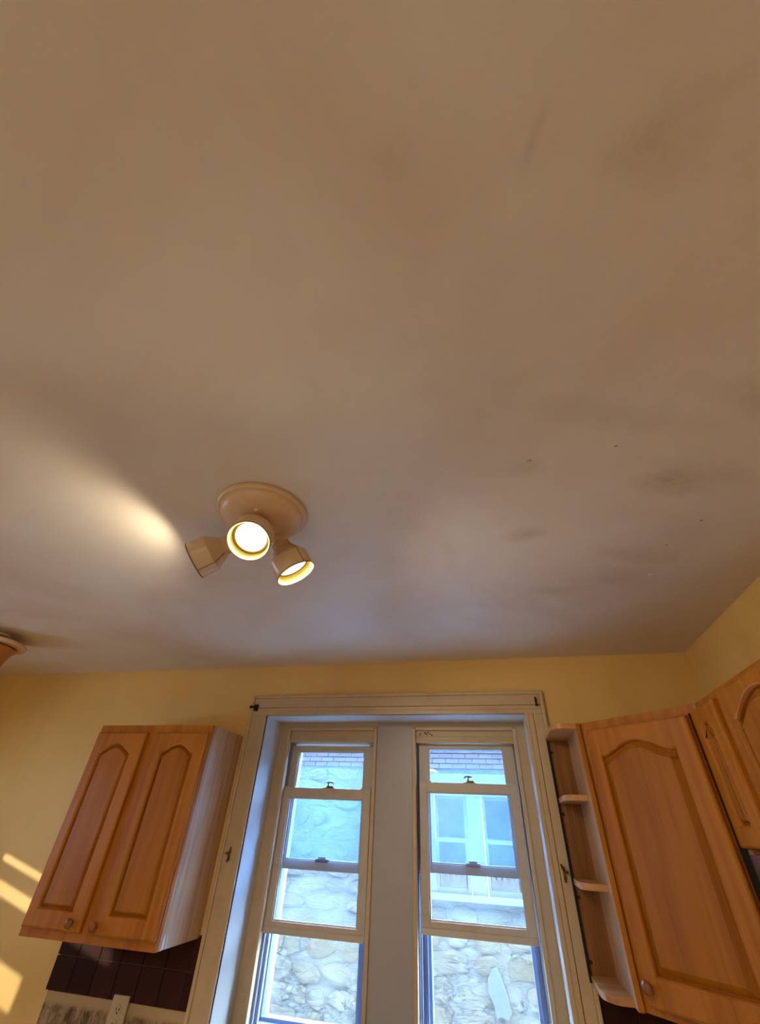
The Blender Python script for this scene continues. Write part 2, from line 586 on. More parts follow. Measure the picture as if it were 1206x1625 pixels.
# ------------------------------------------------------------------ window casing and recess
trim = bpy.data.objects.new('trim_1', None)
C.objects.link(trim)
trim.location = (0, 0, 0)
struct(trim, 'cream painted casing boards around the double window', 'window casing')
CY = 2.277
CL, CR, CT = -1.305, 0.2585, 2.333
# profile across the board: outer back-band bead, flat, small step, inner bead
bm = B()
for a0, a1, y0, bv in ((CL, CL + 0.016, CY - 0.004, 0.004), (CL + 0.016, OX0 - 0.022, CY + 0.003, 0.002), (OX0 - 0.022, OX0 + 0.004, CY - 0.001, 0.003)):
    box(bm, a0, a1, y0, WY, 0.9, CT - (0.0 if a0 == CL else 0.1), bv)
obj('side_board', bm, M['paint'], trim)
bm = B()
for a0, a1, y0, bv in ((CR - 0.016, CR, CY - 0.004, 0.004), (OX1 + 0.036, CR - 0.016, CY + 0.003, 0.002), (OX1 + 0.014, OX1 + 0.034, CY + 0.001, 0.002), (OX1 - 0.004, OX1 + 0.014, CY - 0.001, 0.003)):
    box(bm, a0, a1, y0, WY, 0.9, CT - (0.0 if a1 == CR else 0.1), bv)
obj('side_board', bm, M['paint'], trim)
bm = B()
for a0, a1, y0, bv in ((CT - 0.016, CT, CY - 0.004, 0.004), (OZ1 + 0.036, CT - 0.016, CY + 0.003, 0.002), (OZ1 + 0.016, OZ1 + 0.034, CY + 0.001, 0.002), (OZ1 - 0.004, OZ1 + 0.016, CY - 0.001, 0.003)):
    box(bm, CL + 0.016 if a1 == CT else OX0 - 0.1 + 0.016, CR - 0.016, y0, WY, a0, a1, bv)
obj('head_board', bm, M['paint'], trim)
bm = B()
box(bm, CL, CR, CY - 0.01, WY, 0.90, 1.0, 0.003)
obj('apron_board', bm, M['paint'], trim)

TY = 2.48             # plane of the inner window trim
bm = B()
box(bm, OX0 - 0.01, OX0 + 0.004, WY - 0.015, TY, OZ0, OZ1)
box(bm, OX1 - 0.004, OX1 + 0.01, WY - 0.015, TY, OZ0, OZ1)
box(bm, OX0, OX1, WY - 0.015, TY, OZ1 - 0.004, OZ1 + 0.01)
trim2 = struct(obj('trim_2', bm, M['paint_reveal']), 'white painted recess around the double window', 'window recess')
bm = B()
box(bm, OX0 - 0.02, OX1 + 0.02, 2.255, 2.49, OZ0 - 0.03, OZ0, 0.004)
struct(obj('trim_3', bm, M['paint_reveal']), 'white painted window stool', 'window sill')
# wide flat mullion between the two windows
bm = B()
box(bm, -0.618, -0.424, TY + 0.001, 2.72, OZ0, OZ1, 0.002)
struct(obj('trim_4', bm, M['paint_mullion']), 'wide flat painted mullion between the two windows', 'mullion')

# ------------------------------------------------------------------ the two windows
def ring(bm, x0, x1, z0, z1, X0, X1, Z0, Z1, y0, y1, bev=0.0, bottom=True):
    """rectangular frame, outer X0..X1 Z0..Z1, inner x0..x1 z0..z1"""
    box(bm, X0, x0, y0, y1, Z0, Z1, bev)
    box(bm, x1, X1, y0, y1, Z0, Z1, bev)
    box(bm, x0, x1, y0, y1, z1, Z1, bev)
    if bottom:
        box(bm, x0, x1, y0, y1, Z0, z0, bev)

def sash(name, parent, X0, X1, Z0, Z1, x0, x1, z0, z1, y0, y1, gmat, lug=False, lip=False):
    bm = B()
    ym = (y0 + y1) / 2
    ring(bm, x0, x1, z0, z1, X0, X1, Z0, Z1, y0, y1, 0.0015)
    # glazing rabbet, a thin inner bead set back
    ring(bm, x0 + 0.005, x1 - 0.005, z0 + 0.005, z1 - 0.005, x0 - 0.001, x1 + 0.001, z0 - 0.001, z1 + 0.001, y0 + 0.008, y1 - 0.006)
    if lug:
        box(bm, X0, X0 + 0.060, y0 + 0.002, y1, Z1 - 0.002, Z1 + 0.006, 0.001)
        box(bm, X1 - 0.055, X1, y0 + 0.002, y1, Z1 - 0.002, Z1 + 0.006, 0.001)
    if lip:
        prism(bm, [(y0 + 0.001, Z0 + 0.022), (y0 - 0.004, Z0 + 0.018), (y0 - 0.010, Z0 - 0.002), (y0 + 0.001, Z0 - 0.002)], X0 + 0.004, X1 - 0.002, 'X')
    s = obj(name, bm, M['paint_sash'], parent)
    boxobj('pane', (x0 + 0.001, x1 - 0.001, ym - 0.0015, ym + 0.0015, z0 + 0.001, z1 - 0.001), gmat, s)
    return s

def sash_lock(parent, x, y, z, flip=1):
    bm = B()
    box(bm, x - 0.030, x + 0.030, y - 0.012, y + 0.012, z, z + 0.004, 0.001)
    box(bm, x - 0.014, x + 0.022, y - 0.009, y + 0.009, z + 0.004, z + 0.012, 0.002)
    tube(bm, [(x - 0.004, y, z + 0.012), (x - 0.006, y, z + 0.020), (x + 0.002 * flip, y - 0.004, z + 0.027)], 0.0045)
    tube(bm, [(x + 0.014 * flip, y - 0.004, z + 0.026), (x - 0.002 * flip, y - 0.005, z + 0.029), (x - 0.020 * flip, y - 0.008, z + 0.027), (x - 0.026 * flip, y - 0.008, z + 0.021)], 0.0035)
    o = obj('sash_lock', bm, M['metal_brown'], parent)
    o['label'] = 'small tarnished metal sash lock'
    return o

def build_window(name, label, L, R, bl, br, lower, upper, storm, lockdir):
    """L,R: clear opening; bl/br: outer edges of the bead; lower/upper/storm: numbers of the sashes"""
    bm = B()
    # outer flat and bead of the frame
    top = 2.196
    box(bm, bl, L - 0.018, TY, TY + 0.04, OZ0, OZ1 - 0.004, 0.001)
    box(bm, R + 0.018, br, TY, TY + 0.04, OZ0, OZ1 - 0.004, 0.001)
    box(bm, L - 0.018, R + 0.018, TY, TY + 0.04, top + 0.008, OZ1 - 0.004, 0.001)
    w = struct(obj(name, bm, M['paint']), label, 'window')
    bm = B()
    box(bm, L - 0.019, L, TY - 0.010, TY + 0.022, OZ0, top + 0.004, 0.004)
    box(bm, R, R + 0.019, TY - 0.010, TY + 0.022, OZ0, top + 0.004, 0.004)
    box(bm, L, R, TY - 0.010, TY + 0.022, top - 0.006, top + 0.010, 0.004)
    obj('stop_bead', bm, M['paint'], w)
    # header board with two faint mouldings
    bm = B()
    box(bm, L, R, TY + 0.012, TY + 0.10, 2.132, top, 0.0)
    box(bm, L, R, TY + 0.006, TY + 0.02, 2.132, 2.147, 0.003)
    box(bm, L, R, TY + 0.008, TY + 0.02, 2.160, 2.166, 0.002)
    hb = obj('header_board', bm, M['paint'], w)
    # side jambs running outward
    bm = B()
    box(bm, L - 0.030, L - 0.010, TY + 0.022, 2.72, OZ0, top)
    box(bm, R + 0.010, R + 0.030, TY + 0.022, 2.72, OZ0, top)
    box(bm, L - 0.010, L + 0.002, 2.528, 2.534, OZ0, 2.135)
    box(bm, R - 0.002, R + 0.010, 2.528, 2.534, OZ0, 2.135)
    box(bm, L - 0.010, L + 0.004, 2.573, 2.59, OZ0, 2.135)
    box(bm, R - 0.004, R + 0.010, 2.573, 2.59, OZ0, 2.135)
    obj('jamb', bm, M['paint_storm'], w)
    bm = B()
    prism(bm, [(TY, OZ0 + 0.001), (2.74, OZ0 + 0.001), (2.74, OZ0 + 0.02), (2.60, OZ0 + 0.036), (TY, OZ0 + 0.036)], L - 0.01, R + 0.01, 'X')
    obj('outer_sill', bm, M['paint_storm'], w)
    X0, X1, Z0, Z1, x0, x1, z0, z1 = lower
    ls = sash('lower_sash', w, X0, X1, Z0, Z1, x0, x1, z0, z1, 2.505, 2.530 - 0.003, M['glass_lower'], lug=True, lip=True)
    sash_lock(ls, (X0 + X1) / 2 + 0.01, 2.516, Z1, lockdir)
    X0, X1, Z0, Z1, x0, x1, z0, z1 = upper
    us = sash('upper_sash', w, X0, X1, Z0, Z1, x0, x1, z0, z1, 2.537, 2.572, M['glass_upper'])
    bm = B()
    xm = (X0 + X1) / 2 + 0.0
    box(bm, xm - 0.034, xm + 0.034, 2.530, 2.560, z0 - 0.004, z0 + 0.010, 0.002)
    box(bm, xm - 0.020, xm + 0.020, 2.529, 2.540, z0 + 0.010, z0 + 0.018, 0.002)
    o = obj('lock_keeper', bm, M['metal_brown'], us)
    X0, X1, Z0, Z1, x0, x1, z0, z1 = storm
    bm = B()
    ring(bm, x0, x1, z0, z1, X0, X1, Z0, Z1, 2.625, 2.675, 0.002)
    ring(bm, x0 - 0.012, x1 + 0.012, z0 - 0.012, z1 + 0.012, X0 - 0.004, X1 + 0.004, Z0 - 0.004, Z1 + 0.004, 2.600, 2.626)
    sf = obj('storm_frame', bm, M['vinyl_glare'], w)
    boxobj('storm_pane', (x0, x1, 2.652, 2.654, z0, z1), M['glass_storm'], sf)
    return w, hb

w1, hb1 = build_window('window_1', 'left double-hung sash window with a lowered gap at the head', -1.131, -0.637, OX0 + 0.004, -0.618,
    (-1.134, -0.648, 1.360, 1.918, -1.098, -0.686, 1.399, 1.874),
    (-1.140, -0.640, 1.583, 2.120, -1.091, -0.701, 1.619, 2.094),
    (-1.160, -0.640, 1.045, 2.18, -1.135, -0.703, 1.078, 2.12), -1)
w2, hb2 = build_window('window_2', 'right double-hung sash window, its lower sash raised a little higher', -0.405, 0.100, -0.424, OX1 - 0.004,
    (-0.392, 0.092, 1.407, 1.958, -0.355, 0.054, 1.449, 1.917),
    (-0.398, 0.094, 1.606, 2.132, -0.348, 0.041, 1.640, 2.115),
    (-0.400, 0.105, 1.045, 2.18, -0.368, 0.060, 1.078, 2.12), 1)
# torn paint marks and screw holes on the right window's header
bm = B()
for dx, dz, r in ((0.018, 0.012, .004), (0.024, 0.018, .003), (0.046, 0.020, .005), (0.054, 0.014, .004), (0.062, 0.022, .004), (0.072, 0.016, .004), (0.079, 0.006, .003), (0.083, 0.010, .0035)):
    x, z = -0.405 + dx + 0.004, 2.160 + dz
    pts = [(x + r * random.uniform(.6, 1.2) * math.cos(a), z + r * random.uniform(.7, 1.5) * math.sin(a)) for a in [k * PI / 4 for k in range(8)]]
    prism(bm, pts, TY + 0.0105, TY + 0.0125, 'Y')
o = obj('paint_chips', bm, M['metal_dark'], hb2)
o['label'] = 'dark chipped spots in the paint'

# ------------------------------------------------------------------ curtain hooks on the casing
def hook(label, x, z, big, flip=1, mat='metal_dark'):
    h = thing('curtain_hook', label, 'hook', (x, CY, z))
    bm = B()
    if big == 'fork':
        box(bm, -0.012, 0.012, -0.004, 0.0, -0.016, 0.016, 0.001)
        tube(bm, [(0, -0.003, 0), (-0.006, -0.014, 0), (-0.016, -0.022, -0.001), (-0.026, -0.024, -0.002)], [0.006, .006, .0065, .009])
        tube(bm, [(0, -0.004, 0), (0.012, -0.012, 0.002), (0.017, -0.012, 0.012)], 0.004)
        tube(bm, [(0, -0.004, -0.002), (0.008, -0.012, -0.012), (0.010, -0.012, -0.022)], 0.004)
    elif big == 'bar':
        box(bm, -0.005, 0.005, -0.006, 0.0, -0.018, 0.018, 0.001)
        tube(bm, [(0.001, -0.005, 0.010), (-0.002, -0.016, 0.012), (-0.004, -0.020, 0.018)], 0.004)
        tube(bm, [(0.001, -0.005, -0.010), (0.001, -0.014, -0.012), (0.003, -0.018, -0.018)], 0.004)
    else:
        box(bm, -0.005, 0.006, -0.004, 0.0, -0.022, 0.018, 0.001)
        tube(bm, [(0.0, -0.004, 0.006), (0.006 * flip, -0.012, 0.014), (0.008 * flip, -0.014, 0.026)], 0.004)
        tube(bm, [(0.0, -0.004, 0.0), (-0.008 * flip, -0.014, 0.004), (-0.012 * flip, -0.018, 0.002)], 0.0045)
        tube(bm, [(0.0, -0.004, -0.012), (0.002 * flip, -0.012, -0.022), (0.001 * flip, -0.015, -0.027)], 0.0045)
    obj('bracket', bm, M[mat], h)
    return h
hook('dark forked curtain hook at the top left corner of the window casing', -1.272, 2.270, 'fork')
hook('dark upright curtain hook at the top right corner of the window casing', 0.222, 2.280, 'bar')
hook('tarnished curtain hook halfway down the left casing board beside the cabinet', -1.256, 1.637, 'mid', 1, 'metal_brown')
hook('tarnished curtain hook halfway down the right casing board beside the open shelves', 0.216, 1.650, 'mid', -1, 'metal_brown')

# ------------------------------------------------------------------ cabinet doors
def arch_loop(u0, u1, v0, vs_, vc, n=28, flat=0.10, ex=0.75):
    """opening outline, counter-clockwise: flat bottom, straight sides, cathedral arch on top"""
    w = u1 - u0
    pts = []
    for k in range(5):
        pts.append((u0 + w * k / 4, v0))
    for k in range(1, 9):
        pts.append((u1, v0 + (vs_ - v0) * k / 8))
    for k in range(1, n + 1):
        s = k / n
        u = u1 - w * s
        q = abs(2 * s - 1)                     # 1 at the shoulders, 0 at the crown
        q = min(1.0, max(0.0, (q) / (1 - flat)))
        h = (0.5 + 0.5 * math.cos(PI * q)) ** ex
        pts.append((u, vs_ + (vc - vs_) * h))
    for k in range(1, 8):
        pts.append((u0, vs_ + (v0 - vs_) * k / 8))
    return pts

def offset_loop(pts, d):
    n = len(pts)
    out = []
    for i in range(n):
        a, b, c_ = Vector(pts[i - 1]), Vector(pts[i]), Vector(pts[(i + 1) % n])
        e1 = (b - a).normalized()
        e2 = (c_ - b).normalized()
        n1 = Vector((-e1.y, e1.x))
        n2 = Vector((-e2.y, e2.x))
        m = (n1 + n2)
        if m.length < 1e-6:
            m = n1
        m.normalize()
        k = 1.0 / max(0.6, m.dot(n1))
        out.append((b.x + m.x * d * k, b.y + m.y * d * k))
    return out

def strips(bm, loops, cap=True):
    """loops: list of (pts, depth); local x=u, y=-depth, z=v"""
    rings = [[bm.verts.new((p[0], -d, p[1])) for p in pts] for pts, d in loops]
    n = len(rings[0])
    for a, b in zip(rings, rings[1:]):
        for i in range(n):
            j = (i + 1) % n
            bm.faces.new((a[i], a[j], b[j], b[i]))
    if cap:
        f_ = bm.faces.new(rings[-1])
        bmesh.ops.triangulate(bm, faces=[f_])
    return rings

def cabinet_door(parent, u0, u1, v0, v1, ou0, ou1, ov0, ovs, ovc, knob=None, tk=0.020, field=0.032, flat=0.1, ex=0.75):
    """raised-panel cathedral door; frame + panel + knob. Door rect u0..u1 v0..v1, opening ou.. ov.."""
    bm = B()
    op = arch_loop(ou0, ou1, ov0, ovs, ovc, flat=flat, ex=ex)
    r = 0.007
    def rect(k):
        a, b, c_, d = u0 + k, u1 - k, v0 + k, v1 - k
        return [(a, c_), (b, c_), (b, d), (a, d)]
    outer = [[bm.verts.new((p[0], -dd, p[1])) for p in rect(k)] for k, dd in ((0, 0), (0, tk - 0.008), (0.002, tk - 0.003), (r, tk))]
    for a, b in zip(outer, outer[1:]):
        for i in range(4):
            j = (i + 1) % 4
            bm.faces.new((a[i], a[j], b[j], b[i]))
    bm.faces.new(outer[0][::-1])
    # inner moulding of the opening
    inner = strips(bm, [(op, tk), (offset_loop(op, 0.004), tk - 0.002), (offset_loop(op, 0.007), tk - 0.007), (offset_loop(op, 0.008), tk - 0.015)], cap=False)
    eds = []
    for rg in (outer[-1], inner[0]):
        for i in range(len(rg)):
            e = bm.edges.get((rg[i], rg[(i + 1) % len(rg)])) or bm.edges.new((rg[i], rg[(i + 1) % len(rg)]))
            eds.append(e)
    bmesh.ops.triangle_fill(bm, use_beauty=True, use_dissolve=False, edges=eds, normal=(0, -1, 0))
    bmesh.ops.recalc_face_normals(bm, faces=bm.faces[:])
    d = obj('door', bm, M['oak'], parent)
    bm = B()
    strips(bm, [(offset_loop(op, 0.003), tk - 0.0165), (offset_loop(op, 0.011), tk - 0.0155), (offset_loop(op, field - 0.004), tk - 0.004), (offset_loop(op, field), tk - 0.001), (offset_loop(op, field + 0.001), tk - 0.001)])
    bmesh.ops.recalc_face_normals(bm, faces=bm.faces[:])
    if sum(f_.normal.y for f_ in bm.faces) > 0:
        bmesh.ops.reverse_faces(bm, faces=bm.faces[:])
    obj('raised_panel', bm, M['oak_panel'], d)
    if knob:
        bm = B()
        lathe(bm, [(0, 0.026), (0.008, 0.0255), (0.014, 0.022), (0.0165, 0.017), (0.014, 0.012), (0.008, 0.008), (0.007, 0.0), (0, 0)], 20)
        for v_ in bm.verts:
            v_.co = Vector((knob[0] + v_.co.x, -tk - v_.co.z, knob[1] + v_.co.y))
        k_ = obj('knob', bm, M['knob'], d, smooth=True)
        k_['label'] = 'round dark wooden knob'
    return d

# --- left wall cabinet
LZB, LZT = 1.352, 2.129
t_ = thing('wall_cabinet', 'oak two-door wall cabinet with arched panels, left of the window', 'cabinet', (-1.975, 1.995, LZB))
Wd, Dp, Hh = 0.648, WY - 1.995 - 0.001, LZT - LZB
bm = B()
box(bm, 0, 0.045, 0, 0.019, 0, Hh, 0.0015)
box(bm, Wd - 0.040, Wd, 0, 0.019, 0, Hh, 0.0015)
box(bm, 0.28, 0.368, 0, 0.019, 0.03, Hh - 0.03)
box(bm, 0.045, Wd - 0.040, 0.0003, 0.019, Hh - 0.045, Hh, 0.001)
box(bm, 0.045, Wd - 0.040, 0.0003, 0.019, 0, 0.04, 0.001)
obj('face_frame', bm, M['oak_h'], t_)
s_ = boxobj('side_panel', (Wd - 0.014, Wd - 0.001, 0.019, Dp, 0.001, Hh - 0.001), M['oak_side'], t_)
s_['label'] = 'pale grained laminate side panel'
boxobj('side_panel', (0.001, 0.014, 0.019, Dp, 0.001, Hh - 0.001), M['oak_side'], t_)
boxobj('top_panel', (0.014, Wd - 0.014, 0.019, Dp, Hh - 0.014, Hh - 0.002), M['oak_side'], t_)
boxobj('bottom_panel', (0.014, Wd - 0.014, 0.019, Dp, 0.012, 0.026), M['oak_side'], t_)
boxobj('back_panel', (0.014, Wd - 0.014, Dp - 0.006, Dp - 0.001, 0.026, Hh - 0.014), M['oak_side'], t_)
bm = B()   # chipped corner at the foot of the side panel
prism(bm, [(0.030, 0.0), (0.046, 0.004), (0.044, 0.030), (0.036, 0.052), (0.032, 0.028)], Wd - 0.0012, Wd + 0.0006, 'X')
prism(bm, [(0.056, 0.004), (0.066, 0.006), (0.060, 0.045), (0.054, 0.036)], Wd - 0.0012, Wd + 0.0006, 'X')
o = obj('chipped_edge', bm, M['paint_reveal'], t_)
o['label'] = 'white chipped spots at the foot of the side panel'
cabinet_door(t_, 0.010, 0.298, 0.029, 0.741, 0.055, 0.240, 0.082, 0.655, 0.694, (0.252, 0.057), field=0.024, ex=0.5)
cabinet_door(t_, 0.356, 0.644, 0.029, 0.741, 0.408, 0.590, 0.082, 0.655, 0.694, (0.368, 0.055), field=0.024, ex=0.5)

# --- corner cabinet, its face turned 45 degrees
DZB, DZT = 1.362, 2.130
t_ = thing('corner_cabinet', 'tall oak corner wall cabinet with one wide arched door, right of the open shelves', 'cabinet', (0.346, 1.990, DZB), -PI / 4)
Hh = DZT - DZB
FW = 0.437
def loc45(x, y):
    dx, dy = x - 0.346, y - 1.990
    return ((dx - dy) / math.sqrt(2), (dx + dy) / math.sqrt(2))
bm = B()
poly = [loc45(0.346, 1.990), loc45(0.655, 1.681), loc45(XR - 0.001, 1.681), loc45(XR - 0.001, WY - 0.001), loc45(0.346, WY - 0.001)]
inn = [loc45(0.362, 2.008), loc45(0.673, 1.697), loc45(XR - 0.02, 1.697), loc45(XR - 0.02, WY - 0.02), loc45(0.362, WY - 0.02)]
# shell: side walls from the outline, top and bottom boards
for i in (1, 2, 3, 4):
    j = (i + 1) % 5
    quad = [poly[i], poly[j], inn[j], inn[i]]
    prism(bm, quad, 0.0, Hh, 'Z')
obj('side_panel', bm, M['oak_side'], t_)
bm = B()
prism(bm, inn, Hh - 0.016, Hh - 0.002, 'Z')
obj('top_panel', bm, M['oak_side'], t_)
bm = B()
prism(bm, inn, 0.010, 0.024, 'Z')
obj('bottom_panel', bm, M['oak'], t_)
bm = B()
box(bm, 0, 0.045, 0, 0.019, 0, Hh, 0.0015)
box(bm, FW - 0.050, FW - 0.022, 0, 0.019, 0, 0.742, 0.0015)
box(bm, FW - 0.050, FW, 0, 0.019, 0.742, Hh, 0.0015)
box(bm, 0.045, FW - 0.050, 0.0003, 0.019, Hh - 0.045, Hh, 0.001)
box(bm, 0.045, FW - 0.050, 0.0003, 0.019, 0, 0.04, 0.001)
obj('face_frame', bm, M['oak_h'], t_)
boxobj('shade_strip', (FW - 0.022, FW - 0.002, 0.008, 0.019, 0, 0.742), M['black'], t_)['label'] = 'dark strip for the shaded edge of the door'  # black strip painted in for the shadowed side of the door
cabinet_door(t_, 0.031, 0.412, 0.018, 0.737, 0.070, 0.352, 0.080, 0.650, 0.690, (0.050, 0.060), field=0.030, flat=0.12)

# --- short cabinet over the range hood, on the right wall (local x runs toward the camera)
SZB, SZT = 1.744, 2.131
t_ = thing('wall_cabinet', 'short oak wall cabinet above the steel range hood, at the right edge', 'cabinet', (0.665, 1.680, SZB), -PI / 2)
Hh = SZT - SZB
Wd = 0.76
Dp = XR - 0.665 - 0.001
bm = B()
box(bm, 0, 0.038, 0, 0.019, 0, Hh, 0.0015)
box(bm, 0.150, 0.225, 0, 0.019, 0.02, Hh, 0.0015)
box(bm, Wd - 0.04, Wd, 0, 0.019, 0, Hh, 0.0015)
box(bm, 0.038, Wd - 0.04, 0.0003, 0.019, Hh - 0.04, Hh - 0.0005, 0.001)
box(bm, 0.038, Wd - 0.04, 0.0003, 0.019, 0, 0.03, 0.001)
obj('face_frame', bm, M['oak_h'], t_)
boxobj('side_panel', (0.0, 0.014, 0.0195, Dp, 0.0, Hh), M['oak_side'], t_)
boxobj('side_panel', (Wd - 0.014, Wd, 0.0195, Dp, 0.0, Hh), M['oak_side'], t_)
boxobj('top_panel', (0.014, Wd - 0.014, 0.0195, Dp, Hh - 0.014, Hh - 0.002), M['oak_side'], t_)
boxobj('bottom_panel', (0.014, Wd - 0.014, 0.0195, Dp, 0.004, 0.018), M['oak'], t_)
cabinet_door(t_, -0.022 + 0.002, 0.158, 0.010, Hh - 0.022, 0.026, 0.104, 0.055, 0.300, 0.330, None, field=0.020, flat=0.2)
cabinet_door(t_, 0.206, 0.60, 0.010, Hh - 0.016, 0.250, 0.556, 0.055, 0.292, 0.340, None, field=0.030, flat=0.08, ex=0.5)

# --- range hood
h_ = thing('range_hood', 'brushed steel range hood under the short cabinet at the right edge', 'range hood', (0.650, 1.672, 1.560), -PI / 2)
bm = B()
prism(bm, [(0.0, 0.045), (0.0, 0.182), (0.298, 0.182), (0.298, 0.0), (0.012, 0.0), (0.0, 0.02)], 0.0, 0.74, 'X', 0.002)
obj('hood_body', bm, M['steel'], h_)
bm = B()
box(bm, 0.02, 0.72, 0.03, 0.27, -0.006, 0.002, 0.001)
obj('grease_filter', bm, M['metal_dark'], h_)

# --- open end shelves beside the casing
t_ = thing('open_shelf_unit', 'narrow open oak shelf unit with rounded shelves, between window casing and corner cabinet', 'shelf unit', (0.236, 2.270, 1.362))
Hh = 2.129 - 1.362
ux = lambda x: x - 0.236
uy = lambda y: y - 2.270
def shelf_pts(xl, front, rad, xr=0.328, back=2.262):
    pts = [(ux(xr), uy(front)), (ux(xr), uy(back)), (ux(xl), uy(back))]
    cx_, cy_ = xl + rad, front + rad * 1.4
    for k in range(0, 9):
        a = PI + (PI / 2) * k / 8
        pts.append((ux(cx_ + rad * math.cos(a)), uy(cy_ + rad * 1.4 * math.sin(a))))
    return pts[::-1]
boxobj('side_panel', (ux(0.328), ux(0.3440), uy(1.982), uy(2.270), 0.0, Hh), M['oak_side'], t_)
boxobj('edge_band', (ux(0.3278), ux(0.3445), uy(1.977), uy(1.982), 0.0, Hh), M['oak'], t_, bev=0.001)
boxobj('shadow_strip', (ux(0.237), ux(0.246), uy(2.256), uy(2.272), 0.0, Hh - 0.019), M['black'], t_)['label'] = 'dark shadow strip along the casing'  # black strip stands in for the shadow gap at the casing
boxobj('back_panel', (ux(0.246), ux(0.328), uy(2.262), uy(2.271), 0.0, Hh), M['oak_inner'], t_)
for nm, z0, z1, xl, fr, rad in (('shelf', Hh - 0.019, Hh, 0.232, 1.980, 0.050), ('shelf', 0.512, 0.531, 0.243, 2.045, 0.045),
                                ('shelf', 0.255, 0.274, 0.243, 2.045, 0.045), ('shelf', 0.0, 0.018, 0.243, 2.020, 0.055)):
    bm = B()
    prism(bm, shelf_pts(xl, fr, rad), z0, z1, 'Z', 0.002)
    obj('shelf', bm, M['oak_shelf'], t_)
for z in (0.70, 0.475, 0.22, 0.05):
    bm = B()
    lat = [(0.006 * math.cos(a) + 0.016, z + 0.006 * math.sin(a)) for a in [k * PI / 4 for k in range(8)]]
    prism(bm, lat, uy(2.2605), uy(2.2625), 'Y')
    obj('peg_hole', bm, M['metal_dark'], t_)

# ------------------------------------------------------------------ backsplash tiles
def tile_mesh():
    bm = B()
    box(bm, 0, 0.1085, -0.007, 0.0, 0, 0.1035, 0.002)
    return bm
bs = boxobj('wall_tiling', (-2.000, -1.3065, WY - 0.004, WY + 0.001, 1.145, 1.362), M['grout'])
bs['label'] = 'dark brown tile backsplash under the left oak cabinet'
bs['category'] = 'backsplash'
proto = None
for r_ in range(2):
    for c_ in range(7):
        x = -1.3425 - 0.1115 * c_
        if c_ == 6:
            break
        p = (x - 0.1095, WY - 0.003, 1.147 + 0.107 * r_)
        if proto is None:
            proto = obj('tile', tile_mesh(), M['tile'], bs, loc=p)
        else:
            copy_part(proto, 'tile', bs, p)
bm = B()
box(bm, 0, 0.033, -0.007, 0, 0, 0.1035, 0.002)
e1 = obj('tile', bm, M['tile'], bs, loc=(-1.340, WY - 0.003, 1.147))
copy_part(e1, 'tile', bs, (-1.340, WY - 0.003, 1.254))
bs2 = boxobj('wall_tiling', (0.2605, XR - 0.001, WY - 0.004, WY + 0.001, 1.145, 1.362), M['grout'])
bs2['label'] = 'dark brown tile backsplash under the open shelves and corner cabinet'
bs2['category'] = 'backsplash'
for r_ in range(2):
    for c_ in range(6):
        copy_part(proto, 'tile', bs2, (0.262 + 0.1115 * c_, WY - 0.003, 1.147 + 0.107 * r_))
# strip of bare wall beneath
bm = B()
prism(bm, [(-2.0, 0.0), (-1.3065, 0.0), (-1.3065, 0.098), (-1.55, 0.1), (-2.0, 0.098)], WY - 0.0025, WY + 0.001, 'Y')
o = obj('bare_wall_strip', bm, M['bare'], None, loc=(0, 0, 1.046))
o['label'] = 'bare plaster strip with dark adhesive marks below the left tiles'
o['category'] = 'bare plaster'
o2 = boxobj('bare_wall_strip', (0.2605, XR - 0.001, WY - 0.0025, WY + 0.001, 0, 0.098), M['bare'], None, loc=(0, 0, 1.046))
o2['label'] = 'bare plaster strip below the right tiles'
o2['category'] = 'bare plaster'

# outlet
t_ = thing('wall_outlet', 'almond plastic outlet cover over the bottom edge of the left tiles', 'outlet', (-1.6195, WY - 0.010, 1.105))
boxobj('cover_plate', (-0.039, 0.039, -0.005, 0.004, -0.060, 0.060), M['plate'], t_, bev=0.003)
for z in (0.020, -0.020):
    bm = B()
    prism(bm, [(0.017 * math.cos(a), z + 0.014 * math.sin(a)) for a in [k * PI / 8 for k in range(16)]], -0.0075, -0.0045, 'Y')
    s_ = obj('socket', bm, M['plate'], t_)
    bm = B()
    box(bm, -0.0085, -0.0055, -0.0082, -0.0074, z - 0.002, z + 0.007)
    box(bm, 0.0050, 0.0085, -0.0082, -0.0074, z - 0.002, z + 0.006)
    box(bm, -0.0025, 0.0025, -0.0082, -0.0074, z - 0.010, z - 0.005)
    obj('slots', bm, M['black'], s_)

# ------------------------------------------------------------------ three-spot ceiling light
CXc, CYc = -0.597, 0.870
lf = thing('spotlight_fixture', 'cream round ceiling fixture with three lit cup spotlights, in front of the window', 'ceiling light', (CXc, CYc, H))
bm = B()
lathe(bm, [(0, 0.0), (0.128, 0.0), (0.132, -0.004), (0.132, -0.012), (0.128, -0.016), (0.120, -0.017)], 48)
o = obj('rim_plate', bm, M['lamp_body'], lf, smooth=True)
bm = B()
lathe(bm, [(0.121, -0.014), (0.119, -0.026), (0.112, -0.034), (0.085, -0.044), (0.045, -0.050), (0, -0.052)], 48)
dome = obj('canopy', bm, M['lamp_body'], lf, smooth=True)
bm = B()
lathe(bm, [(0.0, -0.060), (0.006, -0.060), (0.008, -0.056), (0.008, -0.044), (0.0, -0.044)], 12)
for v_ in bm.verts:
    v_.co += Vector((0.02, -0.06, 0.008))
obj('finial', bm, M['lamp_body'], dome, smooth=True)

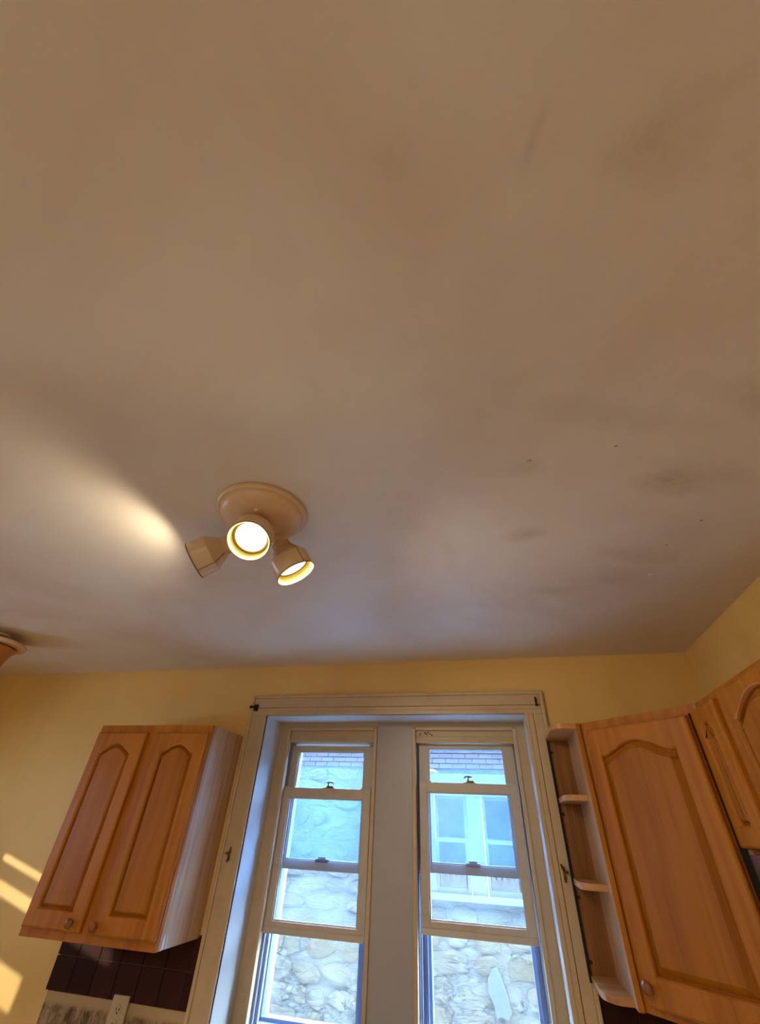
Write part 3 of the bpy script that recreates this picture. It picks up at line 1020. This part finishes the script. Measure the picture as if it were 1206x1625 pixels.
def spot(center, d, root, watts, seam_a=-PI / 2):
    """cup spotlight: center = middle of the rim, d = aiming direction, root = where its arm leaves the canopy"""
    d = Vector(d).normalized()
    ctr = Vector(center) - Vector((CXc, CYc, H))
    rt = Vector(root) - Vector((CXc, CYc, H))
    q = Vector((0, 0, 1)).rotation_difference(d)
    def place(bm):
        for v_ in bm.verts:
            v_.co = q @ v_.co + ctr
    R = 0.058
    bm = B()
    lathe(bm, [(R - 0.003, -0.001), (R - 0.001, 0.0005), (R, -0.001), (R, -0.054), (R - 0.003, -0.058), (0.034, -0.090), (0.029, -0.096), (0.027, -0.118), (0.020, -0.124), (0, -0.125)], 40)
    place(bm)
    sh = obj('lamp_cup', bm, M['lamp_body'], lf, smooth=True)
    bm = B()
    prof = [(R - 0.003, -0.001), (R - 0.004, -0.006)]
    for k in range(4):
        z = -0.008 - 0.006 * k
        prof += [(R - 0.006, z), (R - 0.004, z - 0.003)]
    prof += [(R - 0.006, -0.034), (0, -0.036)]
    lathe(bm, prof, 40)
    for f_ in bm.faces:
        f_.normal_flip()
    place(bm)
    obj('inner_reflector', bm, M['lamp_inner'], sh, smooth=True)
    bm = B()
    lathe(bm, [(0.0475, -0.035), (0.0475, -0.0275), (0.0435, -0.0265)], 36)
    place(bm)
    obj('bulb_collar', bm, M['lamp_inner'], sh, smooth=True)
    bm = B()
    lathe(bm, [(0.0435, -0.0268), (0.036, -0.0255), (0.02, -0.0248), (0, -0.0245)], 36)
    place(bm)
    b_ = obj('bulb', bm, M['bulb'], sh, smooth=True)
    ld_ = bpy.data.lights.new('spot_beam', 'SPOT')
    ld_.energy = watts
    ld_.color = BULB_COL[:3]
    ld_.spot_size = math.radians(172)
    ld_.spot_blend = 0.55
    ld_.shadow_soft_size = 0.018
    lo_ = bpy.data.objects.new('spot_beam', ld_)
    C.objects.link(lo_)
    lo_.parent = sh
    lo_.location = ctr - d * 0.010
    lo_.rotation_mode = 'QUATERNION'
    lo_.rotation_quaternion = Vector((0, 0, -1)).rotation_difference(d)
    bm = B()
    tube(bm, [(R * math.cos(2 * PI * k / 32), R * math.sin(2 * PI * k / 32), -0.001) for k in range(33)], 0.0016, 6)
    place(bm)
    obj('rim_ring', bm, M['lamp_rim'], sh, smooth=True)
    bm = B()   # raised seam along the cup
    ca, sa = math.cos(seam_a), math.sin(seam_a)
    tube(bm, [(rr_ * ca, rr_ * sa, zz_) for rr_, zz_ in ((R + 0.0004, -0.002), (R + 0.0004, -0.054), (0.035, -0.089))], 0.0012, 5)
    place(bm)
    obj('seam', bm, M['lamp_rim'], sh)
    # arm: swivel knuckle and stem to the canopy
    tail = ctr - d * 0.105
    bm = B()
    mid = (tail + rt) / 2 + Vector((0, 0, 0.006))
    tube(bm, [tail, mid, rt], [0.016, 0.015, 0.017], 14)
    arm = obj('arm', bm, M['lamp_body'], lf, smooth=True)
    bm = B()
    a = (rt - tail)
    side = a.cross(Vector((0, 0, 1)))
    side = side.normalized() if side.length > 1e-4 else Vector((1, 0, 0))
    tube(bm, [tail - side * 0.020, tail + side * 0.020], 0.009, 10)
    obj('swivel_screw', bm, M['lamp_body'], arm, smooth=True)

spot((-0.825, 0.923, 2.380), (-0.811, -0.172, -0.559), (-0.685, 0.905, 2.462), SPOT_W[0], -PI / 2 - 1.0)
spot((-0.517, 0.997, 2.350), (0.511, 0.227, -0.829), (-0.560, 0.935, 2.460), SPOT_W[1])
spot((-0.587, 0.825, 2.360), (0.164, -0.504, -0.848), (-0.600, 0.860, 2.460), SPOT_W[2])

# ------------------------------------------------------------------ second fixture at the far left edge of the ceiling
lf2 = thing('bell_ceiling_light', 'unlit ceiling light with flat rim plate and amber bell, at the far left edge', 'ceiling light', (-2.51, 1.62, H))
bm = B()
lathe(bm, [(0, 0), (0.055, 0.0), (0.055, -0.010), (0.020, -0.016), (0.016, -0.044), (0.0, -0.044)], 28)
obj('ceiling_mount', bm, M['lamp_body'], lf2, smooth=True)
bm = B()
lathe(bm, [(0, -0.040), (0.146, -0.042), (0.150, -0.046), (0.150, -0.058), (0.146, -0.061), (0.0, -0.062)], 40)
obj('rim_plate', bm, M['lamp_body'], lf2, smooth=True)
bm = B()
lathe(bm, [(0, -0.060), (0.104, -0.064), (0.112, -0.070), (0.112, -0.076), (0.104, -0.082), (0.094, -0.105), (0.084, -0.140), (0.082, -0.170), (0.086, -0.185), (0.0, -0.186)], 40)
obj('bell_shade', bm, M['amber'], lf2, smooth=True)

# ------------------------------------------------------------------ unseen fill light added behind the camera
t_ = thing('rear_fill_light', 'added fill light on the ceiling behind the camera', 'ceiling light', (-1.0, -1.9, H))
bm = B()
lathe(bm, [(0, 0.0), (0.17, 0.0), (0.17, -0.02), (0.0, -0.021)], 32)
obj('fill_base', bm, M['lamp_body'], t_, smooth=True)
ld = bpy.data.lights.new('fill_light', 'AREA')
ld.shape = 'DISK'
ld.size = 0.30
ld.energy = ROOM_FILL_W
ld.color = (1.0, 0.95, 0.90)
lo = bpy.data.objects.new('fill_light', ld)
C.objects.link(lo)
lo.parent = t_
lo.location = (0, 0, -0.03)

# ------------------------------------------------------------------ the house across the alley
FY = 8.0
fac = bpy.data.objects.new('wall_opposite', None)
C.objects.link(fac)
fac.location = (0, FY, 0)
struct(fac, 'rough stone wall of the neighbouring house seen through the panes', 'wall')
WX0, WX1, WZ0, WZ1 = -1.12, 0.31, 1.03, 2.36
bm = B()
box(bm, -26, WX0, 0.0, 0.3, -0.8, 3.7)
box(bm, WX1, 14, 0.0, 0.3, -0.8, 3.7)
box(bm, WX0, WX1, 0.0, 0.3, -0.8, WZ0)
box(bm, WX0, WX1, 0.0, 0.3, WZ1, 3.7)
obj('mortar_bed', bm, M['mortar'], fac)
def stone_mesh():
    bm = B()
    n = random.choice((8, 9, 10, 11))
    w = 0.5
    outer = []
    for k in range(n):
        a = 2 * PI * (k + random.uniform(-.25, .25)) / n
        ca, sa = math.cos(a), math.sin(a)
        # superellipse for blocky rubble
        r = (abs(ca) ** 3.2 + abs(sa) ** 3.2) ** (-1 / 3.2) * random.uniform(0.74, 1.08)
        outer.append((w * r * ca, w * r * sa))
    dp = random.uniform(0.030, 0.065)
    base = [bm.verts.new((x, 0.01, z)) for x, z in outer]
    mid = [bm.verts.new((x * 0.97, -dp * random.uniform(.55, .9), z * 0.95)) for x, z in outer]
    top = [bm.verts.new((x * random.uniform(.55, .8), -dp * random.uniform(.8, 1.25), z * random.uniform(.5, .78))) for x, z in outer]
    for a_, b_ in ((base, mid), (mid, top)):
        for i in range(n):
            j = (i + 1) % n
            bm.faces.new((a_[i], a_[j], b_[j], b_[i]))
    c0 = bm.verts.new((0, -dp * 1.05, 0))
    for i in range(n):
        bm.faces.new((top[i], top[(i + 1) % n], c0))
    bmesh.ops.recalc_face_normals(bm, faces=bm.faces[:])
    me = bpy.data.meshes.new('stone')
    bm.to_mesh(me)
    bm.free()
    me.materials.append(M['stone'])
    return me
smeshes = [stone_mesh() for _ in range(22)]
z = -0.62
cnt = 0
while z < 2.50:
    hh = random.uniform(0.13, 0.24)
    x = -4.6 + random.uniform(0, .3)
    while x < 1.6:
        ww = random.uniform(0.20, 0.58)
        cx_, cz_ = x + ww / 2, z + hh / 2
        inside = (cx_ + ww / 2 > WX0 - 0.04 and cx_ - ww / 2 < WX1 + 0.04 and cz_ + hh / 2 > WZ0 - 0.06 and cz_ - hh / 2 < WZ1 + 0.06)
        if not inside and cnt < 296:
            o = bpy.data.objects.new('stone', random.choice(smeshes))
            C.objects.link(o)
            o.parent = fac
            o.location = (cx_, 0, cz_ + random.uniform(-.02, .02))
            o.scale = (ww * 1.04, random.uniform(.15, .65), hh * 1.04)
            o.rotation_euler = (0, random.uniform(-.10, .10), 0)
            cnt += 1
        x += ww + random.uniform(0.01, 0.05)
    z += hh + random.uniform(0.005, 0.03)
# brick courses above the stone
bm = B()
box(bm, 0, 0.205, -0.02, 0.01, 0, 0.060, 0.003)
bp = None
for r_ in range(8):
    for c_ in range(29):
        p = (-4.6 + 0.217 * c_ + (0.108 if r_ % 2 else 0), 0, 2.60 + 0.073 * r_)
        if bp is None:
            bp = obj('brick', bm, M['brick'], fac, loc=p)
        else:
            copy_part(bp, 'brick', fac, p)
# pale plaster smear low on the wall
bm = B()
prism(bm, [(-0.23, 0.33), (-0.17, 0.42), (-0.10, 0.44), (-0.05, 0.34), (0.00, 0.20), (0.03, 0.06), (-0.02, 0.00), (-0.10, 0.02), (-0.16, 0.00), (-0.18, 0.12), (-0.24, 0.22)], -0.055, 0.0, 'Y', 0.01)
o = obj('plaster_smear', bm, M['plaster_patch'], fac, loc=(-0.17, 0, -0.03))
o['label'] = 'pale blue-white plaster smear on the stones'

# its windows
ow = bpy.data.objects.new('window_4', None)
C.objects.link(ow)
ow.location = (0, FY, 0)
struct(ow, 'white paired windows of the house across the alley', 'window')
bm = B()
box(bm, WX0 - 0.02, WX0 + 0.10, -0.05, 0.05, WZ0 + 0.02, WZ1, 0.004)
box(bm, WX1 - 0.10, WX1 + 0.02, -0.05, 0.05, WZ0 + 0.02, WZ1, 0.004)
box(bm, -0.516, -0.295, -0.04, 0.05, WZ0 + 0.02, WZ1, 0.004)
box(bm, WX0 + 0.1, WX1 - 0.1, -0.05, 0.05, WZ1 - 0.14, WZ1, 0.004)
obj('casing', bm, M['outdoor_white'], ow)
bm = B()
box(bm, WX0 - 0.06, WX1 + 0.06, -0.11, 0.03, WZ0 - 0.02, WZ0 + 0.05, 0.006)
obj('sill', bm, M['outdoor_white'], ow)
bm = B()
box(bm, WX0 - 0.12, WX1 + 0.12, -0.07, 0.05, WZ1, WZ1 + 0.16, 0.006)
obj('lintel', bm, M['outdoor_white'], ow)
for xa, xb in ((-1.02, -0.516), (-0.295, 0.21)):
    for z0_, z1_, yy in ((1.080, 1.695, 0.0), (1.645, 2.22, 0.035)):
        bm = B()
        ring(bm, xa + 0.050, xb - 0.055, z0_ + 0.062, z1_ - 0.045, xa + 0.004, xb - 0.004, z0_, z1_, yy - 0.015, yy + 0.02, 0.003)
        s_ = obj('sash', bm, M['outdoor_white'], ow)
        boxobj('pane', (xa + 0.050, xb - 0.055, yy + 0.002, yy + 0.006, z0_ + 0.062, z1_ - 0.045), M['far_glass'], s_)
    bm = B()
    n = 14
    for k in range(n):
        xk = xa + 0.06 + (xb - xa - 0.13) * k / n
        box(bm, xk, xk + (xb - xa - 0.13) / n * 0.72, -0.004, 0.0018, 1.143, 1.30 + 0.05 * math.sin(k * 2.1))
    # pale curtain hem showing low in the pane
    obj('curtain', bm, M['far_curtain'], ow)
